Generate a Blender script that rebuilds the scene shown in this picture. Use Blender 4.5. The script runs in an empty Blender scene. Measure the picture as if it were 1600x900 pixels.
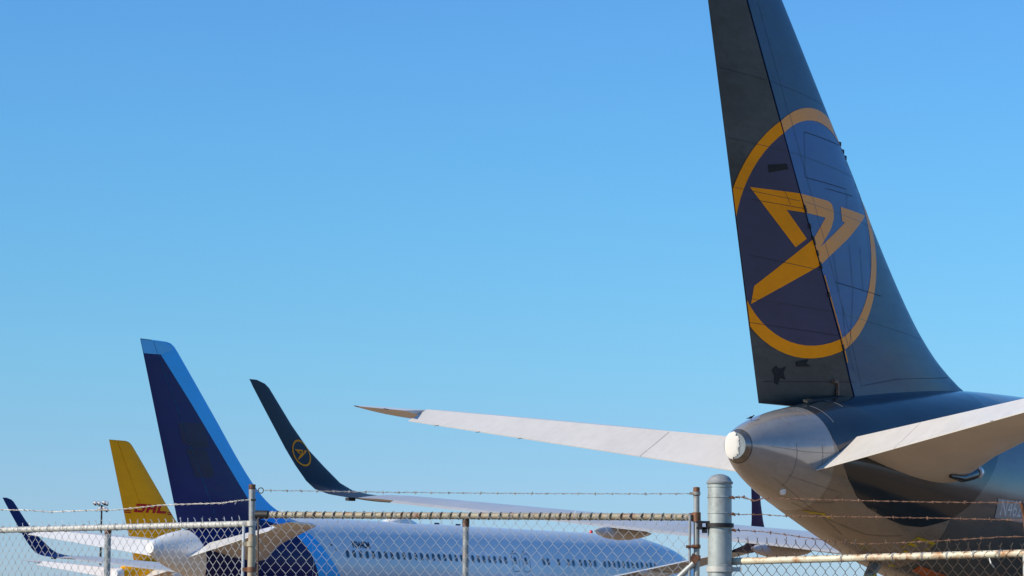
import bpy, bmesh, math, random
from mathutils import Vector, Matrix
from mathutils.geometry import delaunay_2d_cdt
random.seed(7)
PI = math.pi
S = bpy.context.scene
col = S.collection

# ------------------------------------------------------------------ camera, sky, sun, exposure
F_PX, PITCH, ROLL, CAM_H = 4399.48, 0.118703, -0.006676, 2.008
R_ = Vector((1, 0, 0)); U_ = Vector((0, -math.sin(PITCH), math.cos(PITCH))); F_ = Vector((0, math.cos(PITCH), math.sin(PITCH)))
Xc = R_*math.cos(ROLL)-U_*math.sin(ROLL); Yc = R_*math.sin(ROLL)+U_*math.cos(ROLL)
cd = bpy.data.cameras.new('camera'); cam = bpy.data.objects.new('camera', cd); col.objects.link(cam)
cd.sensor_width = 36; cd.lens = F_PX/1600*36; cd.clip_start = 0.5; cd.clip_end = 20000
M = Matrix((Xc, Yc, -F_)).transposed().to_4x4(); M.translation = Vector((0, 0, CAM_H)); cam.matrix_world = M
S.camera = cam
SUN_AZ, SUN_EL = math.radians(244), math.radians(30)
w = bpy.data.worlds.new('World'); S.world = w; w.use_nodes = True
nt = w.node_tree; bg = nt.nodes['Background']
sky = nt.nodes.new('ShaderNodeTexSky'); sky.sky_type = 'NISHITA'; sky.sun_disc = False
sky.sun_elevation = SUN_EL; sky.sun_rotation = SUN_AZ
sky.altitude = 0; sky.air_density = 1.0; sky.dust_density = 0.2; sky.ozone_density = 2.0
wb = nt.nodes.new('ShaderNodeMix'); wb.data_type = 'RGBA'; wb.blend_type = 'MULTIPLY'; wb.inputs[0].default_value = 1.0
# the air's tint by height of the view: deep azure above, paler and softer blue towards the horizon
tcw = nt.nodes.new('ShaderNodeTexCoord'); sx = nt.nodes.new('ShaderNodeSeparateXYZ'); nt.links.new(tcw.outputs['Generated'], sx.inputs[0])
tr = nt.nodes.new('ShaderNodeValToRGB'); el_ = tr.color_ramp.elements; tr.color_ramp.interpolation = 'B_SPLINE'
stops = [(0.0, (.62, .88, 1.56)), (0.03, (.61, .88, 1.48)), (0.06, (.58, .91, 1.37)), (0.09, (.57, 1.01, 1.37)), (0.15, (.545, 1.13, 1.48)), (0.22, (.57, 1.15, 1.66)), (1.0, (.57, 1.15, 1.66))]
while len(el_) < len(stops): el_.new(0.5)
for e_, (p_, c_) in zip(el_, stops): e_.position = p_; e_.color = (c_[0]/1.7, c_[1]/1.7, c_[2]/1.7, 1)
nt.links.new(sx.outputs[2], tr.inputs[0]); tv = nt.nodes.new('ShaderNodeVectorMath'); tv.operation = 'SCALE'; tv.inputs['Scale'].default_value = 1.7
nt.links.new(tr.outputs[0], tv.inputs[0]); nt.links.new(tv.outputs[0], wb.inputs[7])
nt.links.new(sky.outputs[0], wb.inputs[6]); nt.links.new(wb.outputs[2], bg.inputs[0]); bg.inputs[1].default_value = 0.095
sd = bpy.data.lights.new('sun', 'SUN'); so = bpy.data.objects.new('sun', sd); col.objects.link(so)
sd.energy = 5.0; sd.angle = math.radians(0.5); sd.color = (1.0, 0.87, 0.66)
to_sun = Vector((math.sin(SUN_AZ)*math.cos(SUN_EL), math.cos(SUN_AZ)*math.cos(SUN_EL), math.sin(SUN_EL)))
so.rotation_euler = to_sun.to_track_quat('Z', 'Y').to_euler(); so.location = (-60, -30, 80)
vs = S.view_settings; vs.view_transform = 'Standard'; vs.look = 'None'; vs.gamma = 1; vs.use_curve_mapping = False
vs.exposure = 0.09

def at(px, py, Y):
    """world point seen at a reference position, at a real ground distance Y"""
    x, y = px-800, 450-py
    a = x*math.cos(ROLL)+y*math.sin(ROLL); b = -x*math.sin(ROLL)+y*math.cos(ROLL)
    d = F_+R_*(a/F_PX)+U_*(b/F_PX)
    return Vector((0, 0, CAM_H))+d*(Y/d.y)

# ------------------------------------------------------------------ materials
def new_mat(name):
    m = bpy.data.materials.new(name); m.use_nodes = True
    return m, m.node_tree, m.node_tree.nodes['Principled BSDF']
def noise(nt, scale, detail=4, rough=0.6, sx=(1, 1, 1)):
    tc = nt.nodes.new('ShaderNodeTexCoord'); mp = nt.nodes.new('ShaderNodeMapping'); mp.inputs['Scale'].default_value = sx
    n = nt.nodes.new('ShaderNodeTexNoise'); n.inputs['Scale'].default_value = scale; n.inputs['Detail'].default_value = detail; n.inputs['Roughness'].default_value = rough
    nt.links.new(tc.outputs['Object'], mp.inputs[0]); nt.links.new(mp.outputs[0], n.inputs['Vector'])
    return n.outputs['Fac']
def ramp(nt, fac, stops):
    r = nt.nodes.new('ShaderNodeValToRGB'); e = r.color_ramp.elements
    while len(e) < len(stops): e.new(0.5)
    for i, (p, c) in enumerate(stops): e[i].position = p; e[i].color = (c[0], c[1], c[2], 1)
    nt.links.new(fac, r.inputs[0]); return r.outputs[0]
def mixc(nt, fac, a, b, mode='MIX'):
    m = nt.nodes.new('ShaderNodeMix'); m.data_type = 'RGBA'; m.blend_type = mode
    for s, v in ((m.inputs[0], fac), (m.inputs[6], a), (m.inputs[7], b)):
        if hasattr(v, 'is_output'): nt.links.new(v, s)
        elif isinstance(v, (int, float)): s.default_value = v
        else: s.default_value = (v[0], v[1], v[2], 1)
    return m.outputs[2]
def paint(name, c, rough=0.3, coat=0.5, dirt=0.18, metal=0.0, spec=0.5):
    m, nt, b = new_mat(name)
    g = noise(nt, 0.7, 6, 0.65, (0.35, 1, 1)); f = ramp(nt, g, [(0.35, (1-dirt,)*3), (0.62, (1, 1, 1))])
    g2 = noise(nt, 9, 5, 0.7, (0.15, 1, 0.6)); f2 = ramp(nt, g2, [(0.3, (1-dirt*0.7,)*3), (0.55, (1, 1, 1))])
    c1 = mixc(nt, 1.0, c, f, 'MULTIPLY'); c2 = mixc(nt, 1.0, c1, f2, 'MULTIPLY')
    nt.links.new(c2, b.inputs['Base Color'])
    rr = nt.nodes.new('ShaderNodeMapRange'); rr.inputs[3].default_value = rough*0.8; rr.inputs[4].default_value = rough*1.5
    nt.links.new(g2, rr.inputs[0]); nt.links.new(rr.outputs[0], b.inputs['Roughness'])
    b.inputs['Metallic'].default_value = metal; b.inputs['Coat Weight'].default_value = coat; b.inputs['Coat Roughness'].default_value = 0.12
    b.inputs['Specular IOR Level'].default_value = spec
    bn = noise(nt, 1.6, 2, 0.4, (0.6, 1, 1)); bp = nt.nodes.new('ShaderNodeBump'); bp.inputs['Strength'].default_value = 0.08; bp.inputs['Distance'].default_value = 0.12
    nt.links.new(bn, bp.inputs['Height']); nt.links.new(bp.outputs[0], b.inputs['Normal']); nt.links.new(bp.outputs[0], b.inputs['Coat Normal'])
    return m
def rusty(name, c, rust, amount=0.5, rough=0.55, metal=0.2, scale=14):
    m, nt, b = new_mat(name)
    g = noise(nt, scale, 8, 0.7); f = ramp(nt, g, [(1-amount-0.08, (0, 0, 0)), (1-amount+0.08, (1, 1, 1))])
    v = noise(nt, 40, 4, 0.6); c0 = mixc(nt, v, [x*0.75 for x in c], [min(1, x*1.2) for x in c])
    sep = nt.nodes.new('ShaderNodeSeparateColor'); nt.links.new(f, sep.inputs[0])
    cc = mixc(nt, sep.outputs[0], c0, rust); nt.links.new(cc, b.inputs['Base Color'])
    b.inputs['Roughness'].default_value = rough; b.inputs['Metallic'].default_value = metal
    bp = nt.nodes.new('ShaderNodeBump'); bp.inputs['Strength'].default_value = 0.3; bp.inputs['Distance'].default_value = 0.004
    nt.links.new(g, bp.inputs['Height']); nt.links.new(bp.outputs[0], b.inputs['Normal'])
    return m
MT = {}
MT['silver'] = paint('silver_grey_paint', (0.36, 0.35, 0.34), 0.17, 0.9, 0.2, 0.2)
MT['body_grey'] = paint('body_grey_paint', (0.125, 0.12, 0.115), 0.2, 0.6, 0.25)
MT['aft_grey'] = paint('aft_grey_paint', (0.28, 0.235, 0.19), 0.25, 0.5, 0.25)
MT['slate'] = paint('slate_paint', (0.020, 0.028, 0.038), 0.18, 0.5, 0.3, 0.0, 0.4)
MT['slate_rudder'] = paint('rudder_slate_paint', (0.060, 0.062, 0.060), 0.4, 0.15, 0.6)  # high dirt value imitates the soft reflections on the rudder
MT['slate_fin'] = paint('fin_slate_paint', (0.010, 0.034, 0.115), 0.3, 0.08, 0.4, 0.0, 0.35)  # slate with the blue of reflected sky put into the colour
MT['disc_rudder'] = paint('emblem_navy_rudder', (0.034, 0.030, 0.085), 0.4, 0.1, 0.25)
MT['disc_fin'] = paint('emblem_navy_fin', (0.018, 0.055, 0.25), 0.3, 0.15, 0.25, 0.0, 0.4)  # fin copy of the emblem navy, sky reflection painted in
MT['gold'] = paint('emblem_gold', (1.0, 0.33, 0.002), 0.5, 0.0, 0.12, 0.0, 0.15)
MT['gold_fin'] = paint('emblem_gold_fin', (0.9, 0.32, 0.03), 0.4, 0.1, 0.10, 0.0, 0.3)  # fin copy of the gold, greyed by painted sky reflection
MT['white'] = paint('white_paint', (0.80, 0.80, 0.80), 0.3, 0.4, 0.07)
MT['offwhite'] = paint('stabiliser_grey_paint', (0.70, 0.68, 0.66), 0.35, 0.3, 0.08)
MT['wing'] = paint('wing_grey_paint', (0.52, 0.53, 0.55), 0.3, 0.3, 0.12)
MT['navy'] = paint('navy_paint', (0.003, 0.008, 0.105), 0.4, 0.1, 0.15, 0.0, 0.22)
MT['skyblue'] = paint('sky_blue_paint', (0.03, 0.46, 1.0), 0.4, 0.1, 0.08, 0.0, 0.3)
MT['paleblue'] = paint('pale_blue_paint', (0.10, 0.50, 0.92), 0.4, 0.1, 0.08, 0.0, 0.3)
MT['yellow'] = paint('yellow_paint', (1.0, 0.42, 0.001), 0.5, 0.0, 0.10, 0.0, 0.15)
MT['red'] = paint('red_lettering', (0.55, 0.01, 0.006), 0.5, 0.0, 0.08, 0.0, 0.2)
MT['dark'] = paint('dark_gap', (0.012, 0.012, 0.014), 0.6, 0.0, 0.3)
MT['seam'] = paint('panel_seam', (0.010, 0.014, 0.030), 0.6, 0.0, 0.3)
MT['seam_light'] = paint('pale_seam', (0.42, 0.42, 0.45), 0.4, 0.2, 0.3)  # pale tone for glints painted at the skin joints
MT['seam_faint'] = paint('faint_seam', (0.24, 0.225, 0.20), 0.5, 0.2, 0.3)
MT['cover'] = paint('tape_cover', (0.64, 0.63, 0.61), 0.7, 0.0, 0.04)
MT['exhaust'] = paint('exhaust_metal', (0.30, 0.29, 0.28), 0.22, 0.2, 0.4, 0.7)
MT['bare'] = paint('bare_metal', (0.55, 0.55, 0.56), 0.25, 0.0, 0.1, 0.9)
MT['glass'] = paint('window_glass', (0.012, 0.035, 0.075), 0.1, 0.4, 0.2)
MT['text_dark'] = paint('dark_lettering', (0.01, 0.018, 0.05), 0.5, 0.0, 0.1)
MT['patch'] = paint('repaint_patch', (0.36, 0.36, 0.37), 0.3, 0.5, 0.15)
MT['text_light'] = paint('pale_lettering', (0.75, 0.75, 0.76), 0.4, 0.2, 0.1)
MT['chalk'] = paint('yellow_marking', (0.75, 0.60, 0.01), 0.6, 0.0, 0.4)
MT['orange'] = paint('orange_marking', (0.45, 0.12, 0.03), 0.5, 0.0, 0.3)
MT['winglet_slate'] = paint('winglet_slate', (0.024, 0.028, 0.038), 0.45, 0.15, 0.15, 0.0, 0.3)
MT['body_white'] = paint('shell_white_paint', (0.60, 0.69, 0.79), 0.3, 0.4, 0.06)  # white shell, the blue of its shaded side put into the colour
MT['fin_seam'] = paint('fin_joint', (0.009, 0.030, 0.085), 0.35, 0.2, 0.3)
MT['rudder_seam'] = paint('rudder_joint', (0.034, 0.034, 0.038), 0.5, 0.0, 0.3)
MT['wing_seam'] = paint('wing_joint', (0.34, 0.34, 0.35), 0.6, 0.0, 0.3)
MT['soot'] = paint('soot_stain', (0.018, 0.018, 0.020), 0.75, 0.0, 0.5)  # dark tone of the small rudder blots
MT['tyre'] = paint('tyre_rubber', (0.02, 0.02, 0.02), 0.8, 0.0, 0.3)
MT['red_lens'] = paint('red_lens', (0.5, 0.01, 0.01), 0.2, 0.5, 0.0)
MT['lens'] = paint('clear_lens', (0.8, 0.8, 0.82), 0.1, 0.6, 0.0)
MT['bird'] = paint('bird_feathers', (0.018, 0.016, 0.018), 0.7, 0.0, 0.4)
MT['rail'] = rusty('galvanised_rail', (0.36, 0.32, 0.24), (0.25, 0.10, 0.045), 0.40)
MT['rail_left'] = rusty('galvanised_rail_pale', (0.50, 0.50, 0.48), (0.32, 0.24, 0.16), 0.28)
MT['rail_right'] = rusty('painted_rail_rusty', (0.62, 0.58, 0.46), (0.33, 0.15, 0.05), 0.43, 0.55, 0.1, 9)
MT['post'] = rusty('galvanised_post', (0.31, 0.33, 0.34), (0.24, 0.125, 0.07), 0.38, 0.5, 0.3, 9)
MT['big_post'] = rusty('galvanised_gate_post', (0.38, 0.42, 0.42), (0.24, 0.25, 0.235), 0.42, 0.5, 0.3, 8)
MT['rust'] = rusty('rusty_steel', (0.19, 0.085, 0.045), (0.07, 0.03, 0.02), 0.45)
MT['black_steel'] = rusty('black_steel', (0.018, 0.018, 0.02), (0.08, 0.04, 0.02), 0.3)
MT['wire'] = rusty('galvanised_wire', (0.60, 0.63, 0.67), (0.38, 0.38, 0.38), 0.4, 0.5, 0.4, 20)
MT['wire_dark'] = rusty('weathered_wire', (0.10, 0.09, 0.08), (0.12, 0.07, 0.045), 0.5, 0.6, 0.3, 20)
MT['barb'] = rusty('barbed_wire_galvanised', (0.40, 0.39, 0.38), (0.20, 0.14, 0.1), 0.4, 0.5, 0.4, 30)
MT['barb_rust'] = rusty('barbed_wire_rusty', (0.24, 0.13, 0.085), (0.10, 0.05, 0.035), 0.5, 0.7, 0.1, 30)

# ------------------------------------------------------------------ object helpers
def tag(o, label=None, cat=None, group=None, kind=None):
    for k, v in (('label', label), ('category', cat), ('group', group), ('kind', kind)):
        if v: o[k] = v
    return o
def empty(name, loc, rz=0.0):
    o = bpy.data.objects.new(name, None); col.objects.link(o); o.location = loc; o.rotation_euler.z = rz; o.empty_display_size = 0.5
    return o
class MB:
    """collects faces, then links them as one mesh object"""
    def __init__(s): s.v = []; s.f = []; s.sm = []; s.mi = []; s.cur = 0
    def face(s, idx, smooth=True): s.f.append(idx); s.sm.append(smooth); s.mi.append(s.cur)
    def loft(s, rings, cap0=True, cap1=True, closed=True, smooth=True):
        b = len(s.v); n = len(rings[0])
        for r in rings: s.v.extend([tuple(p) for p in r])
        for i in range(len(rings)-1):
            for j in range(n if closed else n-1):
                k = (j+1) % n
                s.face((b+i*n+j, b+i*n+k, b+(i+1)*n+k, b+(i+1)*n+j), smooth)
        for on, r in ((cap0, rings[0][::-1]), (cap1, rings[-1])):
            if on:
                c = len(s.v); s.v.extend([tuple(p) for p in r]); s.face(tuple(range(c, c+n)), False)
        return s
    def box(s, c, d, rot=None):
        m = rot or Matrix.Identity(3); b = len(s.v); c = Vector(c)
        for sx in (-1, 1):
            for sy in (-1, 1):
                for sz in (-1, 1): s.v.append(tuple(c+m@Vector((sx*d[0]/2, sy*d[1]/2, sz*d[2]/2))))
        for q in ((0, 1, 3, 2), (4, 6, 7, 5), (0, 4, 5, 1), (2, 3, 7, 6), (0, 2, 6, 4), (1, 5, 7, 3)): s.face(tuple(b+i for i in q), False)
        return s
    def tube(s, pts, r, n=8, caps=True):
        pts = [Vector(p) for p in pts]; rings = []; up = Vector((0.13, 0.21, 0.97))
        rr = r if isinstance(r, (list, tuple)) else [r]*len(pts)
        for i, p in enumerate(pts):
            d = (pts[min(i+1, len(pts)-1)]-pts[max(i-1, 0)]).normalized()
            a = d.cross(up); a = a.normalized() if a.length > 1e-3 else d.orthogonal().normalized(); b = a.cross(d)
            rings.append([p+(a*math.cos(2*PI*j/n)+b*math.sin(2*PI*j/n))*rr[i] for j in range(n)])
        return s.loft(rings, caps, caps)
    def lathe(s, prof, c=(0, 0, 0), axis='z', n=24, sy=1.0):
        rings = []
        for r, h in prof:
            ring = []
            for j in range(n):
                a = 2*PI*j/n; u, v = r*math.cos(a), r*math.sin(a)*sy
                p = (u, v, h) if axis == 'z' else ((h, u, v) if axis == 'x' else (v, h, u))
                ring.append((p[0]+c[0], p[1]+c[1], p[2]+c[2]))
            rings.append(ring)
        return s.loft(rings)
    def build(s, name, mat, parent=None, mats=None):
        me = bpy.data.meshes.new(name); me.from_pydata(s.v, [], s.f); me.update()
        me.polygons.foreach_set('use_smooth', s.sm)
        for m in (mats or [mat]): me.materials.append(m)
        if mats: me.polygons.foreach_set('material_index', s.mi)
        me.set_sharp_from_angle(angle=math.radians(38))
        o = bpy.data.objects.new(name, me); col.objects.link(o)
        if parent: o.parent = parent
        return o
def inside(p, poly):
    c = False; n = len(poly); x, y = p
    for i in range(n):
        x1, y1 = poly[i]; x2, y2 = poly[(i+1) % n]
        if (y1 > y) != (y2 > y) and x < (x2-x1)*(y-y1)/(y2-y1)+x1: c = not c
    return c
def components(mb):
    par = list(range(len(mb.v)))
    def find(i):
        while par[i] != i: par[i] = par[par[i]]; i = par[i]
        return i
    for f in mb.f:
        for i in f[1:]: par[find(i)] = find(f[0])
    g = {}
    for f in mb.f: g.setdefault(find(f[0]), []).append(f)
    out = []
    for fs in sorted(g.values(), key=len, reverse=True):
        m = MB(); mp = {}
        for f in fs:
            for i in f:
                if i not in mp: mp[i] = len(m.v); m.v.append(mb.v[i])
            m.face(tuple(mp[i] for i in f))
        out.append(m)
    return out
def decal(name, polys, fn, mat, parent, holes=(), step=0.3, cons=(), keep=None, off=0.006, step2=None):
    """a coat of paint: polygons in a surface's own coordinates laid on that surface"""
    k = (step/step2) if step2 else 1.0
    P = [[(x, y*k) for x, y in p] for p in polys]; HL = [[(x, y*k) for x, y in p] for p in holes]; CN = [[(x, y*k) for x, y in p] for p in cons]
    V = []; E = []
    def add(pl, closed):
        b = len(V); q = []
        n = len(pl)
        for i in range(n if closed else n-1):
            a = Vector(pl[i]); c = Vector(pl[(i+1) % n]); m = max(1, int((c-a).length/step))
            q += [a.lerp(c, j/m) for j in range(m)]
        if not closed: q.append(Vector(pl[-1]))
        V.extend(q); m = len(q)
        E.extend([(b+i, b+(i+1) % m) for i in range(m if closed else m-1)])
    for p in P: add(p, True)
    for p in HL: add(p, True)
    for p in CN: add(p, False)
    xs = [p[0] for q in P for p in q]; ys = [p[1] for q in P for p in q]
    x = min(xs)+step*0.37
    while x < max(xs):
        y = min(ys)+step*0.41
        while y < max(ys):
            if any(inside((x, y), q) for q in P): V.append(Vector((x, y)))
            y += step
        x += step
    vo, eo, fo, _, _, _ = delaunay_2d_cdt(V, E, [], 0, 1e-5)
    mb = MB(); mp = {}
    for f in fo:
        c = sum((vo[i] for i in f), Vector((0, 0)))/len(f); cc = (c.x, c.y)
        if not any(inside(cc, q) for q in P) or any(inside(cc, q) for q in HL) or (keep and not keep(c.x, c.y/k)): continue
        for i in f:
            if i not in mp: mp[i] = len(mb.v); mb.v.append(tuple(fn(vo[i].x, vo[i].y/k, off)))
        mb.face(tuple(mp[i] for i in f))
    obs = [m.build(name, mat, parent) for m in components(mb) if len(m.f) > 1 or len(m.v) > 3]
    return obs[0] if obs else None
def strokes(name, lines, wd, fn, mat, parent, off=0.008, step=0.2, kx=1.0):
    """thin painted lines, each one strip of its own"""
    first = None
    for pl in lines:
        pts = []
        for a, b in zip(pl[:-1], pl[1:]):
            a, b = Vector(a), Vector(b); k = max(1, int((b-a).length/step)); pts += [a.lerp(b, i/k) for i in range(k)]
        closed = (Vector(pl[0])-Vector(pl[-1])).length < 1e-6
        if not closed: pts.append(Vector(pl[-1]))
        n = len(pts); mb = MB()
        for i in range(n):
            p0 = pts[i-1] if (i or closed) else pts[i]; p1 = pts[(i+1) % n] if (closed or i < n-1) else pts[i]
            d = (p1-p0).normalized(); nn = Vector((-d.y, d.x))*wd/2
            for q in (pts[i]+nn, pts[i]-nn): mb.v.append(tuple(fn(q.x, q.y, off)))
        for i in range(n if closed else n-1):
            j = (i+1) % n; mb.face((2*i, 2*j, 2*j+1, 2*i+1))
        o = mb.build(name, mat, parent); first = first or o
    return first
def lettering(name, text, x0, y0, hgt, fn, mat, parent, sx=1.0, shear=0.0, off=0.012, bold=0.0):
    cu = bpy.data.curves.new('tmp', 'FONT'); cu.body = text; cu.size = hgt/0.7; cu.offset = bold
    ob = bpy.data.objects.new('tmp', cu); col.objects.link(ob)
    dg = bpy.context.evaluated_depsgraph_get(); me = ob.evaluated_get(dg).to_mesh()
    mb = MB(); mb.v = [tuple(fn(x0+v.co.x*sx+v.co.y*shear, y0+v.co.y, off)) for v in me.vertices]
    for p in me.polygons: mb.face(tuple(p.vertices))
    ob.evaluated_get(dg).to_mesh_clear(); bpy.data.objects.remove(ob); bpy.data.curves.remove(cu)
    return mb.build(name, mat, parent)

def lerp(tab, x):
    """smooth (monotone cubic) interpolation through a table of (x, value...) rows"""
    if x <= tab[0][0]: return tab[0][1:]
    if x >= tab[-1][0]: return tab[-1][1:]
    for i in range(len(tab)-1):
        if tab[i][0] <= x <= tab[i+1][0]: break
    n = len(tab); out = []
    h = tab[i+1][0]-tab[i][0]; u = (x-tab[i][0])/h
    def slope(j, k):
        if j == 0: return (tab[1][k]-tab[0][k])/(tab[1][0]-tab[0][0])
        if j == n-1: return (tab[-1][k]-tab[-2][k])/(tab[-1][0]-tab[-2][0])
        a = (tab[j][k]-tab[j-1][k])/(tab[j][0]-tab[j-1][0]); b = (tab[j+1][k]-tab[j][k])/(tab[j+1][0]-tab[j][0])
        if a*b <= 0: return 0.0
        return 2*a*b/(a+b)
    for k in range(1, len(tab[0])):
        p0, p1, m0, m1 = tab[i][k], tab[i+1][k], slope(i, k)*h, slope(i+1, k)*h
        out.append((2*u**3-3*u*u+1)*p0+(u**3-2*u*u+u)*m0+(-2*u**3+3*u*u)*p1+(u**3-u*u)*m1)
    return out
# fuselage: station forward of the tail cone, top, bottom, half width
BODY = [(0.0,5.90,5.39,0.24),(0.35,6.08,5.18,0.40),(0.7,6.20,5.00,0.53),(1.1,6.32,4.84,0.66),(1.8,6.48,4.61,0.86),(2.6,6.62,4.38,1.05),
 (4.0,6.88,3.99,1.32),(5.2,7.03,3.67,1.52),(7.0,7.24,3.23,1.80),(9.0,7.42,2.84,2.06),(11.5,7.56,2.48,2.28),(14.5,7.61,2.24,2.45),(18,7.61,2.19,2.51),
 (44.5,7.61,2.19,2.51),(47.0,7.33,2.22,2.45),(49.0,6.98,2.36,2.26),(50.6,6.45,2.6,1.95),(51.8,5.85,2.95,1.55),(52.8,5.35,3.35,1.08),(53.4,4.95,3.75,0.62),(53.67,4.45,4.2,0.1)]
def body_pt(s, th, off=0.0):
    top, bot, hw = lerp(BODY, s)
    zc, hh = (top+bot)/2, (top-bot)/2
    return (s, -(hw+off)*math.sin(th), zc+(hh+off)*math.cos(th))
def body_sz(s, z, off=0.0):           # starboard surface point at height z
    top, bot, hw = lerp(BODY, s)
    zc, hh = (top+bot)/2, (top-bot)/2
    return body_pt(s, math.acos(max(-1, min(1, (z-zc)/hh))), off)
# fin: height, leading edge, hinge, trailing edge
FIN = [(6.3,12.6,5.65,2.25),(6.69,12.2,5.42,2.17),(7.3,11.6,5.06,1.995),(7.6,10.65,4.88,1.9),(7.85,10.0,4.73,1.84),(8.15,9.35,4.56,1.76),(8.7,8.5,4.23,1.61),(9.69,7.36,3.64,1.34),
 (12.5,4.69,1.98,0.55),(15.3,2.03,0,0),(15.6,1.74,0,0),(15.8,1.52,0,0),(15.95,1.25,0,0),(16.03,0.9,0,0)]
FIN = [(z,le,4.90-(z-7.06)*0.5705,2.17-(z-6.69)*0.347) for z,le,_,_ in FIN]
FT = 0.095
def naca(x): return 5*(0.2969*math.sqrt(max(x,0))-0.126*x-0.3516*x*x+0.2843*x**3-0.1015*x**4)
def fin_half(s, z):                   # half thickness of the fin at a station
    le, hg, te = lerp(FIN, z)
    c = min(le-te, 7.5); x = max(0, min(1, (le-s)/(le-te)))
    return naca(x)*FT*c
def fin_pt(s, z, side=-1, off=0.0):
    return (s, side*(fin_half(s, z)+off), z)
def rud_pt(s, z, side=-1, off=0.0, defl=0.0):   # swing about the hinge line (leans aft by atan .592)
    le, hg, te = lerp(FIN, z)
    y = side*(fin_half(s, z)+off); a = hg-s
    return (hg-a*math.cos(defl)+y*math.sin(defl)*0, a*math.sin(defl)+y*math.cos(defl), z)

# ------------------------------------------------------------------ aircraft
def circle(c, r, n=64): return [(c[0]+r*math.cos(2*PI*i/n), c[1]+r*math.sin(2*PI*i/n)) for i in range(n)]
GLYPH = [(1.11,11.15),(2.3,11.16),(3.68,11.14),(3.85,11.09),(3.93,10.95),(3.93,10.78),(3.81,10.55),(3.38,10.11),(4.44,10.76),(4.3,10.77),(4.25,11.08),(5.54,11.05),
 (4.96,10.68),(4.55,10.41),(3.81,9.98),(3.28,9.65),(1.57,8.74),(1.59,9.12),(3.06,10.22),(3.57,10.76),(2.21,10.78),(2.89,10.23),(2.6,10.02)]
RC, RO, RI = (3.27, 10.40), 2.69, 2.42
def fuselage(parent, mat):
    ss = [0, .04, .1, .2, .3, .4, .5, .6, .7, .85, 1.0, 1.2, 1.4, 1.6]+[1.8+0.35*i for i in range(40)]+[16+1.5*i for i in range(20)]+[45+.4*i for i in range(20)]+[53.0, 53.2, 53.35, 53.5, 53.6, 53.67]
    ss = sorted(set(round(x, 3) for x in ss))
    mb = MB(); mb.loft([[body_pt(s, 2*PI*j/72) for j in range(72)] for s in ss])
    return mb.build('fuselage', mat, parent)
def fin_rings(part, defl):
    zs = [6.3, 6.69, 7.0, 7.3, 7.6, 7.85, 8.15, 8.7, 9.2, 9.69, 10.5, 11.5, 12.5, 13.5, 14.5, 15.3, 15.6, 15.8, 15.88, 15.95, 16.0, 16.03]
    zs = sorted(set(zs+[round(7.0+0.2*i, 2) for i in range(44)]))
    if part == 'rudder': zs = zs[1:]
    rings = []
    for z in zs:
        le, hg, te = lerp(FIN, z); ring = []
        k = 1.0 if z < 15.94 else max(0.3, math.sqrt(max(0, 1-((z-15.93)/0.105)**2)))
        N = 16
        if part == 'fin':
            u = [(1-math.cos(PI*0.5*i/N)) for i in range(N+1)]
            a = [le-(le-hg-0.02)*x for x in u]
            ring = [(s, fin_half(s, z)*k, z) for s in a]+[(s, -fin_half(s, z)*k, z) for s in reversed(a[1:])]
        else:
            a = [hg-0.03-(hg-0.03-te)*i/6 for i in range(7)]
            f = lambda s, sd: rud_pt(s, z, sd, 0.0, defl) if k == 1 else (lambda q: (q[0], q[1], q[2]))(rud_pt(s, z, sd, fin_half(s, z)*(k-1), defl))
            ring = [f(s, 1) for s in a]+[f(s, -1) for s in reversed(a[:-1])]
        rings.append(ring)
    return rings
def wing_z(t): return 3.0+0.1205*t if t > 6 else 3.72-(6-t)*0.10
def wing_sec(t, le, te, z, th, sgn, inc=0.02, cant=0.0, n=14):
    """closed airfoil section; cant rolls the section upright for winglets"""
    c = le-te; ring = []
    for up in (1, -1):
        rng = range(n+1) if up == 1 else range(n-1, 0, -1)
        for i in rng:
            x = 1-math.cos(PI*0.5*i/n) if True else 0
            h = naca(x)*th*c*(1.15 if up == 1 else 0.85)*up
            zz = inc*c*(1-x)
            ring.append((le-x*c, sgn*(t-h*math.sin(cant)), z+zz+h*math.cos(cant)))
    return ring if sgn > 0 else ring[::-1]
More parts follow.
